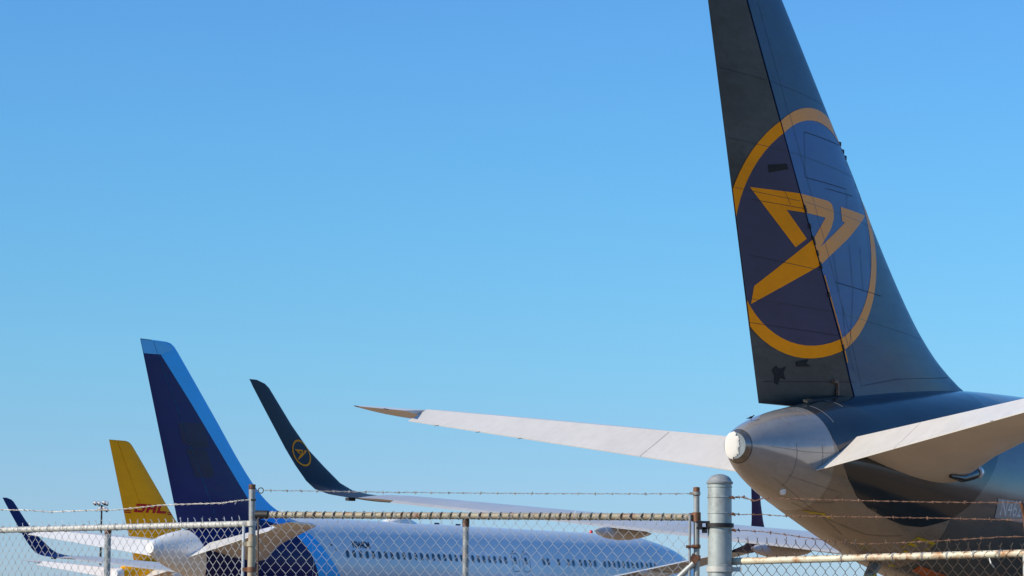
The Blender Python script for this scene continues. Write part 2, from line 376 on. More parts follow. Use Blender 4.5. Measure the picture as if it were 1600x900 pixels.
def half_wing(parent, sgn, winglet, mat, wmat):
    rings = []
    for t in (0.8, 2.5, 4.5, 6.5, 8.3, 10, 12, 14, 16, 18, 20, 21.5, 22.6):
        le = 34.6-(t-2.5)*0.687; te = 25.0-(t-2.5)*0.086 if t < 8.3 else 24.5-(t-8.3)*0.427
        rings.append(wing_sec(t, le, te, wing_z(t), 0.13-0.0015*t, sgn))
    if not winglet:
        for t, k in ((23.2, 1.0), (23.6, 0.85), (23.78, 0.6), (23.8, 0.45)):
            le = 34.6-(t-2.5)*0.687; te = 24.5-(t-8.3)*0.427; m = te+(le-te)*k
            rings.append(wing_sec(t, m, te, wing_z(t), 0.09*k, sgn))
    else: rings.append(wing_sec(23.0, 20.25, 17.8, 5.74, 0.09, sgn, 0.02, 0.05))
    o = MB().loft(rings).build('wing', mat, parent)
    if winglet:
        W = [(23.0,20.25,17.8,5.74,.05),(23.2,20.0,17.6,5.755,.1),(23.7,19.55,17.27,5.85,.35),(24.15,19.15,17.2,6.0,.7),(24.45,18.85,17.15,6.25,1.0),(24.7,18.35,16.9,6.74,1.3),(24.88,17.82,16.65,7.22,1.38),
             (25.1,17.22,16.27,7.96,1.4),(25.22,16.92,16.03,8.4,1.4),(25.4,16.47,15.68,9.06,1.4),(25.43,16.3,15.63,9.18,1.4),(25.45,15.95,15.57,9.27,1.4)]
        rings = [wing_sec(t, le, te, z, 0.075, sgn, 0.0, ca) for t, le, te, z, ca in W]
        wl = MB().loft(rings).build('winglet', wmat, o)
        MB().box((17.72, sgn*23.2, 5.70), (0.35, 0.12, 0.09)).build('tip_light', MT['dark'], o)
    for t, L in ((5.5, 4.6), (11.85, 3.8), (16.1, 3.3)):
        te = 25.0 if t < 8.3 else 24.5-(t-8.3)*0.427
        z0 = wing_z(t)-0.16; mb = MB(); rr = []
        for i in range(15):
            u = i/14; r = math.sin(PI*min(1, u**0.75))**0.7 if 0 < u < 1 else 0.02
            rr.append([(te-0.95+L*u, sgn*t+0.14*r*math.cos(2*PI*j/14), z0-0.03-0.05*math.sin(PI*u)+0.20*r*math.sin(2*PI*j/14)) for j in range(14)])
        mb.loft(rr).build('flap_fairing', MT['offwhite'], o)
    ail = MB().loft([[(te_+0.02, sgn*t, wing_z(t)+0.012), (te_+0.02, sgn*t, wing_z(t)-0.012), (te_-0.18, sgn*t, wing_z(t)-0.07), (te_-0.18, sgn*t, wing_z(t)-0.06)] for t, te_ in ((9.2, 24.12), (14.5, 21.85), (17.0, 20.79), (22.2, 18.56))]).build('flap', mat, o)
    return o
def stabiliser(parent, sgn, emat, smat, droop=1.0):
    """fixed surface with the drooping elevator hinged behind it"""
    hz = lambda t: 5.82+(t-1.1)*0.1145
    def INC(t): return 0.03+0.13*math.exp(-((max(t, 0.9)-0.9)/1.9)**2)      # the root section sits nose down and the surface twists level outboard
    def hs(t): return 3.33-(t-1.1)*0.4377
    def sec(t, le, hg, te=None, thk=0.10):
        c = (le-hg)/0.72; ring = []
        N = 12; xs = [(1-math.cos(PI*0.5*i/N))*0.72 for i in range(N+1)]
        z0 = lambda x: hz(t)-INC(t)*(le-x*c-hg)
        a = [(le-x*c, sgn*t, z0(x)+naca(x)*thk*c) for x in xs]; b = [(le-x*c, sgn*t, z0(x)-naca(x)*thk*c*(1.0+0.5*math.exp(-(t/2.2)**2))) for x in reversed(xs[1:])]
        r = a+b
        return r if sgn > 0 else r[::-1]
    LE = lambda t: 7.98-(t-0.6)*0.727
    ts = [0.5, 1.1, 2, 3, 4, 5, 6, 7, 7.98]
    st = MB().loft([sec(t, LE(t), hs(t)+0.02) for t in ts]).build('horizontal_stabiliser', smat, parent)
    # tip panel outboard of the elevator runs to the undrooped trailing edge
    rings = []
    for t, le, te in ((7.985, LE(7.985), -0.48), (8.6, LE(8.6), -0.52), (8.95, LE(8.95), -0.54), (9.15, LE(9.15)-0.12, -0.55), (9.27, LE(9.27)-0.38, -0.56), (9.33, LE(9.33)-0.95, -0.58)):
        c = le-te; r = []
        for up in (1, -1):
            for i in (range(13) if up == 1 else range(11, 0, -1)):
                x = 1-math.cos(PI*0.5*i/12); r.append((le-x*c, sgn*t, hz(t)-INC(t)*(le-x*c-hs(t))*(1 if le-x*c > hs(t) else 0.3)+up*naca(x)*0.085*c))
        rings.append(r if sgn > 0 else r[::-1])
    MB().loft(rings).build('stabiliser_tip', smat, st)
    # elevator: inboard and outboard panels
    def te_pt(t):
        u = (t-0.85)/7.05; s = 1.90+(-0.355-1.90)*u; z = 5.21+(6.39-5.21)*u
        h = (hs(t), hz(t)); return (h[0]+(s-h[0])*1.0, h[1]+(z-h[1])*droop)
    for ta, tb in ((0.85, 2.985), (3.0, 7.95)):
        rings = []; n = 8
        for i in range(n+1):
            t = ta+(tb-ta)*i/n; le = LE(t); c = (le-hs(t))/0.72; th = naca(0.72)*0.10*c
            tp = te_pt(t); h = Vector((hs(t), 0, hz(t))); d = Vector((tp[0], 0, tp[1]))-h; nrm = Vector((d.z, 0, -d.x)).normalized()
            if nrm.z < 0: nrm = -nrm
            r = [h+nrm*th, h-d.normalized()*th*-0.0-nrm*th, h+d*0.5-nrm*th*0.5, h+d-nrm*0.01, h+d+nrm*0.01, h+d*0.5+nrm*th*0.5]
            r = [(p.x, sgn*t, p.z) for p in r]
            rings.append(r if sgn > 0 else r[::-1])
        MB().loft(rings, smooth=False).build('elevator', emat, st)
    for t in (2.0, 4.3, 5.6, 6.8):
        tp = te_pt(t); MB().box(((hs(t)+tp[0])/2, sgn*t, (hz(t)+tp[1])/2+0.03), (0.02, 0.02, 0.02)).build('fastener', smat, st)
    # static wicks
    for t in (5.5, 6.4, 7.3):
        tp = te_pt(t); MB().tube([(tp[0], sgn*t, tp[1]), (tp[0]-0.14, sgn*t, tp[1]-0.02)], 0.006, 5).build('static_wick', MT['dark'], st)
    for q in (8.4, 9.2): MB().tube([(-0.5, sgn*q, hz(q)), (-0.68, sgn*q, hz(q)+0.01)], 0.008, 5).build('static_wick', MT['dark'], st)
    return st
def engine(parent, sgn, mat):
    t = sgn*7.9; z = 2.35
    e = MB().lathe([(0.62, 27.2), (0.78, 27.6), (1.12, 28.6), (1.32, 30.2), (1.36, 31.6), (1.28, 32.6), (1.18, 32.85), (1.12, 32.7), (1.1, 32.0), (0.3, 31.9), (0.02, 32.3)], (0, t, z), 'x', 32).build('engine', mat, parent)
    MB().lathe([(1.29, 32.58), (1.24, 32.82), (1.17, 32.88), (1.11, 32.7)], (0, t, z), 'x', 32).build('intake_lip', MT['bare'], e)
    MB().loft([[(x, t-0.18, zb), (x, t+0.18, zb), (x, t+0.15, zt), (x, t-0.15, zt)] for x, zb, zt in ((27.2, 3.0, 3.9), (29, 3.2, 4.1), (31.0, 3.5, 3.8))]).build('pylon', mat, e)
    return e
def gear(parent, x, y, n, rad, z1, dx=0.7):
    g = MB().tube([(x, y, rad), (x, y, z1)], 0.13, 12).tube([(x-dx if n == 4 else x, y, rad), (x+dx if n == 4 else x+.01, y, rad)], 0.1, 10).build('landing_gear', MT['bare'], parent)
    for sx in ((-dx, dx) if n == 4 else (0,)):
        for sy in (-0.42, 0.42):
            wv = MB().lathe([(rad*0.45, -0.14), (rad*0.93, -0.17), (rad, -0.08), (rad, 0.08), (rad*0.93, 0.17), (rad*0.45, 0.14)], (x+sx, y+sy, rad), 'y', 24).build('wheel', MT['tyre'], g)
            MB().lathe([(0.1, -0.19), (rad*0.45, -0.15), (rad*0.45, 0.15), (0.1, 0.19)], (x+sx, y+sy, rad), 'y', 16).build('rim', MT['bare'], g)
hgx = lambda z: 4.90-(z-7.06)*0.5705
tex = lambda z: 2.17-(z-6.69)*0.347
LE_LINE = [(lerp(FIN, 7.9+0.27*i)[0]-0.03, 7.9+0.27*i) for i in range(31)]
HG_LINE = [(hgx(6.3), 6.3), (hgx(16.1), 16.1)]
TE_LINE = [(tex(6.3)+0.012, 6.3), (tex(16.1)+0.012, 16.1)]
lex = lambda z: lerp(FIN, z)[0]
CONS = [LE_LINE, HG_LINE, TE_LINE, [(h[0]-0.03, h[1]) for h in HG_LINE]]
def two_part(name, polys, fin, rud, defl, mf, mr, holes=(), step=0.22, off=0.006):
    """livery that runs over the fin and on over its rudder, as paint on each"""
    a = decal(name, polys, lambda s, z, o: fin_pt(s, z, -1, o), mf, fin, holes, step, CONS, lambda s, z: hgx(z)+0.0 < s < lex(z)-0.027, off)
    b = decal(name, polys, lambda s, z, o: rud_pt(s, z, -1, o, defl), mr, rud, holes, step, CONS, lambda s, z: tex(z)+0.01 < s < hgx(z)-0.03, off)
    return a, b
def airliner(cone_xy, label, livery, droop=1.0, winglets=True, defl=0.0):
    psi = math.radians(34.0)
    root = empty('airliner', (cone_xy[0], cone_xy[1], 0), PI/2-cone_xy[2])
    tag(root, label, 'airliner', 'twin engined airliners parked beyond the fence')
    L = livery
    fu = fuselage(root, MT[L['body']])
    fin = MB().loft(fin_rings('fin', 0)).build('tail_fin', MT[L['fin']], root)
    rud = MB().loft(fin_rings('rudder', defl)).build('rudder', MT[L['rudder']], fin)
    MB().loft([[(hgx(z)+0.02, y*fin_half(hgx(z), z)*0.6, z) for y in (-1, 1)]+[(hgx(z)-0.07, y*fin_half(hgx(z), z)*0.5, z) for y in (1, -1)] for z in (6.8, 9, 12, 15.8)]).build('hinge_gap', MT['dark'], fin)
    for sgn in (1, -1):
        half_wing(root, sgn, winglets, MT[L['wing']], MT[L['winglet']])
        stabiliser(root, sgn, MT[L['elevator']], MT[L['stab']], droop)
        engine(root, sgn, MT[L['engine']])
        gear(root, 26.3, sgn*4.65, 4, 0.57, 3.4)
    gear(root, 47.8, 0, 2, 0.47, 2.4)
    MB().loft([[(x, w_*math.cos(2*PI*j/24), zc+h_*math.sin(2*PI*j/24)) for j in range(24)] for x, w_, h_, zc in ((22.5, 0.3, 0.2, 2.7), (24, 2.2, 0.8, 2.75), (28, 2.9, 1.05, 2.85), (33, 2.8, 1.0, 2.85), (36.5, 1.6, 0.6, 2.8), (38, 0.3, 0.2, 2.6))]).build('belly_fairing', MT[L['body']], root)
    # exhaust: a metal ring and its mouth at the end of the tail cone
    MB().loft([[body_pt(s, 2*PI*j/40, o) for j in range(40)] for s, o in ((-0.015, -0.02), (-0.015, 0.012), (0.06, 0.012), (0.13, 0.012), (0.16, -0.01))], True, False).build('exhaust_ring', MT[L['ring']], fu)
    # tail skid
    # cockpit windows
    for k, (sa, sb, za, zb) in enumerate(((51.35, 52.1, 5.05, 5.62), (50.45, 51.2, 5.0, 5.72))):
        decal('cockpit_window', [[(sa, za), (sb, za), (sb-0.25, zb-0.12), (sa, zb)]], lambda s, z, o: body_sz(s, z, o), MT['glass'], fu, step=0.2)
    return root, fu, fin, rud
def arc(s, a, b, n=10): return [(s, a+(b-a)*i/n) for i in range(n+1)]
BP = lambda s, th, o: body_pt(s, th, o)
BZ = lambda s, z, o: body_sz(s, z, o)

# nearest: grey and slate aircraft with the ringed emblem
p1, fu1, fin1, rud1 = airliner((4.567, 57.348, math.radians(33.86)), 'slate and grey airliner nearest the camera, golden ringed bird emblem on its tall fin',
    dict(body='body_grey', fin='slate_fin', rudder='slate_rudder', wing='wing', winglet='winglet_slate', elevator='offwhite', stab='offwhite', engine='body_grey', ring='exhaust'), defl=0.235)
two_part('emblem_disc', [circle(RC, RI+0.01)], fin1, rud1, 0.235, MT['disc_fin'], MT['disc_rudder'], off=0.005)
two_part('emblem_ring', [circle(RC, RO)], fin1, rud1, 0.235, MT['gold_fin'], MT['gold'], holes=[circle(RC, RI)], off=0.010)
two_part('emblem_bird', [GLYPH], fin1, rud1, 0.235, MT['gold_fin'], MT['gold'], off=0.010)
FP = lambda s, z, o: fin_pt(s, z, -1, o)
RP = lambda s, z, o: rud_pt(s, z, -1, o, 0.235)
strokes('panel_seam', [[(2.68,12.51),(4.38,12.47)],[(2.68,12.51),(2.71,11.53),(4.57,11.51),(4.53,11.09)],[(4.0,9.4),(6.1,9.3)],[(4.6,8.0),(4.75,9.3),(4.6,10.3)],[(5.1,10.3),(5.2,9.3)],[(3.9,10.0),(4.15,9.2)],[(4.85,7.55),(4.4,8.3),(4.3,8.9)],[(5.5,10.9),(5.6,9.9)]], 0.010, FP, MT['seam'], fin1, 0.016)
strokes('panel_seam', [[(5.3,7.25),(6.8,7.5),(9.6,7.75)],[(3.6,11.4),(4.9,11.4)]], 0.009, FP, MT['seam'], fin1, 0.016)
strokes('panel_seam', [[(1.3,9.75),(3.4,9.6)],[(1.6,8.35),(4.2,8.25)],[(1.2,10.9),(2.8,10.85)],[(2.05,11.2),(2.3,10.9)],[(2.2,7.15),(4.9,7.3)]], 0.009, RP, MT['seam'], rud1, 0.016)
decal('rudder_scuff', [[(1.53,11.66),(2.05,11.74),(2.12,11.63),(1.58,11.5)]], RP, MT['soot'], rud1, off=0.013)  # small dark blots laid on the rudder
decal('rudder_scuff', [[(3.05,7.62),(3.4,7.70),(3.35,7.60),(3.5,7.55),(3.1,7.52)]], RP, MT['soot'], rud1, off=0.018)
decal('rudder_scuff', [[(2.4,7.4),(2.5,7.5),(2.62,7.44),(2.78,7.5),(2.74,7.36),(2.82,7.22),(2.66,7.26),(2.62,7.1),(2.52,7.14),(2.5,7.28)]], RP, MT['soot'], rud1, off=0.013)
MB().box((4.28, RP(4.28, 7.25, 0)[1]-0.02, 7.27), (0.16, 0.09, 0.07)).box((4.38, RP(4.3, 7.25, 0)[1]-0.03, 7.12), (0.07, 0.05, 0.3)).build('rudder_lock', MT['rust'], rud1)
for z in (8.75, 11.0, 12.0, 13.4):
    strokes('skin_joint', [[(hgx(z)+0.06, z), (lex(z)-0.12, z-0.05*(lex(z)-hgx(z)))]], 0.007, FP, MT['fin_seam'], fin1, 0.012)
    strokes('skin_joint', [[(tex(z)+0.04, z+0.1), (hgx(z)-0.08, z)]], 0.008, RP, MT['rudder_seam'], rud1, 0.013)
strokes('skin_joint', [[(hgx(z)+0.45, z) for z in (7.2, 9, 11, 13, 15)]], 0.012, FP, MT['fin_seam'], fin1, 0.013)
# small scars along the hinge where the rudder meets the fin
for z in (9.7, 9.95, 10.2, 10.5, 10.85, 8.0, 9.1):
    MB().box((hgx(z)-0.01, -fin_half(hgx(z), z)-0.012, z), (0.05, 0.03, random.uniform(0.1, 0.24)), Matrix.Rotation(-0.53, 3, 'Y')).build('hinge_bracket', MT['dark'], fin1)
strokes('hinge_streak', [[(hgx(z)+0.03, z) for z in (7.7, 8.3, 8.9, 9.5)]], 0.035, FP, MT['gold'], fin1, 0.014)
for z in (12.28, 12.4, 12.55): MB().box((lex(z)+0.02, -0.02, z), (0.09, 0.07, 0.09)).build('fin_edge_damage', MT['dark'], fin1)
MB().loft([[(x, -0.03-w, z0+a) for w, a in ((0, 0.03), (0.1, -0.01), (0.1, -0.05), (0, -0.02))] for x, z0 in ((2.9, 6.76), (3.6, 6.86), (5.0, 7.03))]).build('rudder_sill', MT['dark'], fu1)
# cone: silver aft section, white taped cover, seams
decal('aft_paint', [[(2.3, -PI), (6.8, -PI), (6.8, PI), (2.3, PI)]], BP, MT['aft_grey'], fu1, step=0.22, off=0.007, step2=0.06)
decal('tail_cone_paint', [[(0.15, -PI), (2.42, -PI), (2.42, PI), (0.15, PI)]], BP, MT['silver'], fu1, step=0.14, off=0.010, step2=0.07)
band = [(2.42,-1.4),(2.42,0),(2.42,.8),(2.45,1.2),(2.58,1.45),(2.72,1.71),(2.96,1.93),(3.41,2.16),(3.94,2.27),(4.6,2.31),(5.34,2.31),(5.97,2.24),(6.72,2.06),(7.38,1.83),(8.07,1.53),(8.51,1.33),(9.0,1.05),(9.34,.73),(9.86,.33),(10.3,.0),(9.86,-.33),(9.34,-.73),(8.5,-1.33)]
decal('tail_band', [band], BP, MT['slate'], fu1, step=0.2, off=0.012, step2=0.06)
def cover_ring(k, x, rag):
    random.seed(5); out = []
    for j in range(56):
        a = 2*PI*j/56; q = (1.0+rag*(random.uniform(-0.10, 0.13) if math.sin(a) > 0.1 else random.uniform(0, 0.02)))*k
        out.append((x, 0.055-0.172*q*math.sin(a), 5.645+0.27*q*math.cos(a)))
    return out
MB().loft([cover_ring(0.02, -0.055, 0), cover_ring(0.55, -0.052, 0), cover_ring(0.9, -0.043, 0.5), cover_ring(1.0, -0.030, 1), cover_ring(1.0, -0.018, 1)]).build('taped_cover', MT['cover'], fu1)
strokes('pale_seam', [arc(1.32, .5, .78), arc(2.12, .1, .78), arc(2.75, .25, .85), arc(3.6, .12, .5), arc(1.75, .02, .3)], 0.022, BP, MT['seam_light'], fu1, 0.018, 0.1)  # reflections at the skin joints, painted as pale strokes
strokes('faint_seam', [arc(1.3, 1.35, 2.6), arc(2.05, 1.35, 1.9), [(0.6, 1.5), (1.5, 1.55), (2.4, 1.5)], [(1.21,2.24),(2.93,2.19),(2.87,2.43),(1.5,2.95)], [(0.9,2.5),(2.4,2.75),(4.2,2.95)], arc(6.9, 2.15, PI), [(2.0,2.9),(4.6,2.7),(5.6,2.45)]], 0.010, BP, MT['seam_faint'], fu1, 0.016, 0.1)
strokes('yellow_marking', [[(5.93,2.62),(6.07,2.39),(6.76,2.38),(6.69,2.43)],[(6.02,2.51),(6.31,2.5)],[(6.1,2.65),(6.25,2.64)],[(6.66,2.53),(6.69,2.44)]], 0.04, BP, MT['chalk'], fu1, 0.018, 0.1)
strokes('yellow_marking', [[(2.53,2.95),(2.78,2.80),(3.0,2.75),(3.25,2.76)],[(2.7,2.9),(3.0,2.72)],[(3.3,2.68),(3.25,2.76)]], 0.035, BP, MT['chalk'], fu1, 0.016, 0.1)
decal('orange_marking', [[(7.1,2.75),(8.2,2.72),(8.25,2.88),(7.2,2.9)]], BP, MT['orange'], fu1, step=0.2, off=0.012, step2=0.06)
decal('registration_patch', [[(8.46,1.70),(11.4,1.66),(11.4,1.86),(8.46,1.90)]], BP, MT['patch'], fu1, step=0.2, off=0.012, step2=0.06)
lettering('registration', 'N462', 8.60, 4.50, 0.36, BZ, MT['text_light'], fu1, 0.80, 0.02, 0.016)
q = body_pt(1.47, 2.74); MB().lathe([(0.001, -0.09), (0.05, -0.08), (0.07, -0.03), (0.07, 0.03)], q, 'z', 14).build('belly_lamp', MT['lens'], fu1)
MB().tube([(5.7, -2.12, 5.24), (6.3, -2.12, 5.22), (6.8, -2.12, 5.32), (7.02, -2.12, 5.37)], [0.04, 0.09, 0.12, 0.12], 14).build('logo_lamp_housing', MT['slate'], fu1)
MB().lathe([(0.14, -0.05), (0.14, 0.05), (0.09, 0.12), (0.001, 0.14)], (7.05, -2.14, 5.385), 'x', 14).build('logo_lamp', MT['lens'], fu1)
# tail skid under the rear belly
sk = MB().loft([[(x, y*wd, z+a) for y, a in ((-1, 0.06), (1, 0.06), (1, -0.06), (-1, -0.06))] for x, z, wd in ((6.6, 3.62, 0.16), (6.35, 3.40, 0.15), (6.1, 3.2, 0.12), (5.95, 3.1, 0.10))], smooth=False).build('tail_skid', MT['seam_faint'], fu1)
MB().box((5.98, 0, 3.06), (0.34, 0.24, 0.12), Matrix.Rotation(-0.5, 3, 'Y')).build('skid_shoe', MT['chalk'], sk)
MB().box((6.7, -0.25, 3.42), (0.35, 0.10, 0.20)).build('skid_marking', MT['chalk'], fu1)
MB().box((5.72, -0.03, 3.62), (0.22, 0.26, 0.2)).build('skid_well', MT['dark'], fu1)
# emblem on the inboard face of the winglet
WG = [(5.755,23.2,.1),(5.85,23.7,.35),(6.0,24.15,.7),(6.25,24.45,1.0),(6.74,24.7,1.3),(7.22,24.88,1.38),(7.96,25.1,1.4),(8.4,25.22,1.4)]
WL = [(5.755,20.0,17.6),(6.25,18.85,17.15),(6.74,18.35,16.9),(7.22,17.82,16.65),(7.96,17.22,16.27),(8.4,16.92,16.03)]
def wl_pt(s, z, o):
    t, _ = lerp(WG, z); le, te = lerp(WL, z); x = max(0, min(1, (le-s)/(le-te)))
    return (s, t-naca(x)*0.075*(le-te)*1.15-o-0.004, z)
wlo = [o for o in bpy.data.objects if o.name.startswith('winglet') and o.parent.parent is p1][0]
wc, k = (17.33, 7.12), 0.40/RO
decal('winglet_emblem_ring', [circle(wc, 0.41)], wl_pt, MT['gold'], wlo, holes=[circle(wc, 0.355)], step=0.08, off=0.012)
decal('winglet_emblem_bird', [[(wc[0]+(x-RC[0])*k*0.9, wc[1]+(y-RC[1])*k*0.9) for x, y in GLYPH]], wl_pt, MT['gold'], wlo, step=0.06, off=0.012)

# second: white aircraft with navy and blue tail
p2, fu2, fin2, rud2 = airliner((-17.936, 140.706, math.radians(34.177)), 'white airliner with navy tail edged in light blue, its window row behind the gate',
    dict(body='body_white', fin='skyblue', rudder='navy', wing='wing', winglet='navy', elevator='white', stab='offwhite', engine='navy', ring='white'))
nav = [(-1.5, 15.29), (0.375, 15.33), (2.75, 12.95), (7.11, 8.41), (8.75, 6.9), (9.0, 6.3), (-1.5, 6.3)]
for sd_ in (-1, 1):
    decal('navy_panel', [nav], lambda s, z, o: fin_pt(s, z, sd_, o), MT['navy'], fin2, step=0.22, cons=CONS, keep=lambda s, z: s > hgx(z), off=0.006)
    decal('blue_rudder_cap', [[(-1.5, 15.30), (0.6, 15.33), (0.6, 15.99), (-1.5, 15.99)]], lambda s, z, o: rud_pt(s, z, sd_, o), MT['paleblue'], rud2, step=0.22, cons=CONS, keep=lambda s, z: tex(z)+0.01 < s < hgx(z)-0.03, off=0.009)
decal('pale_blue_cap', [[(-1.5, 15.31), (0.37, 15.35), (1.2, 15.6), (1.4, 15.99), (-1.5, 15.99)]], FP, MT['paleblue'], fin2, step=0.22, cons=CONS, keep=lambda s, z: hgx(z) < s < lex(z)-0.03, off=0.009)
navy = [(2.56,0),(2.58,.51),(2.71,1.02),(2.96,1.56),(3.11,2.05),(3.4,2.49),(3.9,2.9),(4.3,PI),(12.4,PI),(11.6,2.3),(10.8,1.79),(10.23,1.37),(9.44,.88),(8.4,.4),(7.9,0)]
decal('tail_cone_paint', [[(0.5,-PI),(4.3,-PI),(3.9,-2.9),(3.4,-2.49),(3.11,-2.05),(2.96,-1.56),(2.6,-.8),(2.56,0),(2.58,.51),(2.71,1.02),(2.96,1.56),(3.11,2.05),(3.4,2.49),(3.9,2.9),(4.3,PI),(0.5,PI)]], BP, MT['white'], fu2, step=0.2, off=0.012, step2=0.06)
decal('navy_tail_band', [navy], BP, MT['navy'], fu2, step=0.25, off=0.014, step2=0.06)
decal('blue_tail_stripe', [[(7.9,0),(8.4,.4),(9.44,.88),(10.23,1.37),(10.8,1.79),(11.6,2.3),(12.4,PI),(14.6,PI),(13.6,2.3),(12.49,1.75),(11.53,1.35),(10.51,.84),(9.9,.4),(9.7,0)]], BP, MT['skyblue'], fu2, step=0.25, off=0.014, step2=0.06)
fade = paint('faded_patch', (0.010, 0.011, 0.062), 0.4, 0.1, 0.4, 0.0, 0.25)
two_part('faded_logo_patch', [[(1.75,12.0),(3.6,12.05),(4.1,10.9),(3.6,10.75),(2.9,10.75),(2.1,11.0)]], fin2, rud2, 0.0, fade, fade, off=0.009)
two_part('faded_logo_patch', [[(2.4,10.7),(3.9,10.7),(4.5,9.5),(4.3,9.3),(3.1,9.3)]], fin2, rud2, 0.0, fade, fade, off=0.009)
def rrect(c, a, b, n=10, e=3.0):
    out = []
    for i in range(4*n):
        t = 2*PI*i/(4*n); cs, sn = math.cos(t), math.sin(t)
        out.append((c[0]+a*math.copysign(abs(cs)**(2/e), cs), c[1]+b*math.copysign(abs(sn)**(2/e), sn)))
    return out
def add_windows(fu, xs, mat):
    for x in xs: decal('window', [rrect((x, 5.64), 0.135, 0.205, 5)], BZ, mat, fu, step=0.2, off=0.013)
W2 = [13.14+0.547*i for i in range(28)]+[28.89, 29.99]+[31.89, 32.35, 33.48, 34.55, 35.06, 35.86, 36.40, 36.93, 37.48]+[38.56+0.54*i for i in range(12)]
add_windows(fu2, W2, MT['glass'])
for c in (28.92, 30.02):
    f = strokes('overwing_exit', [rrect((c, 5.52), 0.36, 0.52, 6, 5)+[rrect((c, 5.52), 0.36, 0.52, 6, 5)[0]]], 0.03, BZ, MT['text_dark'], fu2, 0.012)
    decal('exit_handle', [rrect((c-0.05, 6.16), 0.05, 0.05, 3)], BZ, MT['text_dark'], f)
strokes('rear_door', [rrect((10.9, 5.1), 0.53, 0.95, 6, 6)+[rrect((10.9, 5.1), 0.53, 0.95, 6, 6)[0]]], 0.02, BZ, MT['offwhite'], fu2, 0.016)
lettering('registration', 'N344CM', 13.72, 6.00, 0.32, BZ, MT['text_dark'], fu2, 0.88, 0.0, 0.012, 0.018)
strokes('small_marking', [[(11.9,6.15),(12.05,6.05)],[(12.2,5.85),(12.3,5.8)]], 0.08, BZ, MT['text_dark'], fu2, 0.012)
MB().loft([[(x, w_*math.cos(2*PI*j/20), 7.58+h_*max(-0.2, math.sin(2*PI*j/20))) for j in range(20)] for x, w_, h_ in ((19.4, .02, .01), (19.6, .3, .12), (20.2, .5, .30), (21.2, .52, .32), (21.9, .35, .17), (22.6, .03, .02))]).build('antenna_dome', MT['white'], fu2)
for x in (24.2, 26.3): MB().loft([[(x+a+b*0.2, sy*0.03, 7.58+b) for a, sy in ((0, 0), (0.25, 1), (0.5, 0), (0.25, -1))] for b in (0, 0.12)]).build('blade_antenna', MT['navy'], fu2)
MB().lathe([(0.12, 0), (0.12, 0.1), (0.07, 0.17), (0.001, 0.19)], (40.8, 0, 7.6), 'z', 14).build('beacon', MT['red_lens'], fu2)
add_windows(fu1, [13.2+0.547*i for i in range(48)], MT['glass'])

# third: yellow freighter
p3, fu3, fin3, rud3 = airliner((-30.653, 219.604, math.radians(33.63)), 'yellow cargo airliner with red lettering on its fin, farthest and smallest of the aircraft',
    dict(body='yellow', fin='yellow', rudder='yellow', wing='wing', winglet='wing', elevator='white', stab='offwhite', engine='yellow', ring='white'), winglets=False)
MB().loft([[body_pt(s, 2*PI*j/40, o) for j in range(40)] for s, o in ((-0.02, -0.03), (-0.02, 0.02), (0.5, 0.02), (0.55, -0.01))], True, False).build('white_cone_end', MT['white'], fu3)
def sh(pts, x0): return [(x0+x+0.45*y, 10.5+y) for x, y in pts]
D = [sh([(0,0),(0.95,0),(1.15,0.22),(1.15,0.68),(0.0,0.68),(0.0,0.5),(0.8,0.5),(0.8,0.17),(0.3,0.17),(0.3,0.36),(0.02,0.36)], 1.86)]
Hh = [sh([(0,0),(.34,0),(.34,.26),(.75,.26),(.75,0),(1.09,0),(1.09,.68),(.75,.68),(.75,.42),(.34,.42),(.34,.68),(0,.68)], 3.15)]
Ll = [sh([(0,0),(1.15,0),(1.15,.2),(.34,.2),(.34,.68),(0,.68)], 4.4)]
for g in (D, Hh, Ll): two_part('freight_lettering', g, fin3, rud3, 0.0, MT['red'], MT['red'], off=0.012, step=0.3)
for z in (10.42, 10.56): two_part('freight_stripe', [[(-1, z), (1.6, z), (1.64, z+0.08), (-1, z+0.08)], [(5.75, z), (9, z), (9, z+0.08), (5.8, z+0.08)]], fin3, rud3, 0.0, MT['red'], MT['red'], off=0.012)

# ------------------------------------------------------------------ bird standing on the near tail cone
def bird(loc, rz):
    o = empty('bird', loc, rz); o.scale = (0.42, 0.42, 0.42); tag(o, 'small dark bird standing on top of the nearest aircraft\'s grey tail cone', 'bird')
    body = [(-0.26,0.085,0.012),(-0.17,0.095,0.02),(-0.1,0.115,0.042),(-0.03,0.135,0.056),(0.04,0.155,0.054),(0.085,0.185,0.038),(0.115,0.215,0.033),(0.145,0.235,0.036),(0.17,0.237,0.026),(0.185,0.233,0.009),(0.215,0.228,0.002)]
    mb = MB().loft([[(x, r*0.8*math.cos(2*PI*j/12), z+r*math.sin(2*PI*j/12)) for j in range(12)] for x, z, r in body])
    for sy in (-1, 1):
        mb.tube([(0.0, sy*0.025, 0.10), (0.012, sy*0.03, 0.05), (0.0, sy*0.03, 0.0)], 0.005, 5)
        for a in (-0.02, 0.0, 0.02): mb.tube([(0, sy*0.03, 0.004), (0.035, sy*0.03+a, 0.003)], 0.0035, 4)
        mb.tube([(0, sy*0.03, 0.004), (-0.02, sy*0.03, 0.003)], 0.0035, 4)
    mb.build('body', MT['bird'], o)
    for sy in (-1, 1):
        MB().loft([[(x, sy*(y+0.006*math.sin(2*PI*j/8)), z+r*math.cos(2*PI*j/8)) for j in range(8)] for x, y, z, r in ((0.07, 0.035, 0.165, 0.01), (0.02, 0.047, 0.15, 0.035), (-0.08, 0.04, 0.125, 0.03), (-0.19, 0.012, 0.1, 0.006))]).build('wing', MT['bird'], o)
    return o
bl = p1.matrix_basis @ Vector((0.62, -0.03, 6.188+0.011)); bird(bl, math.radians(22))

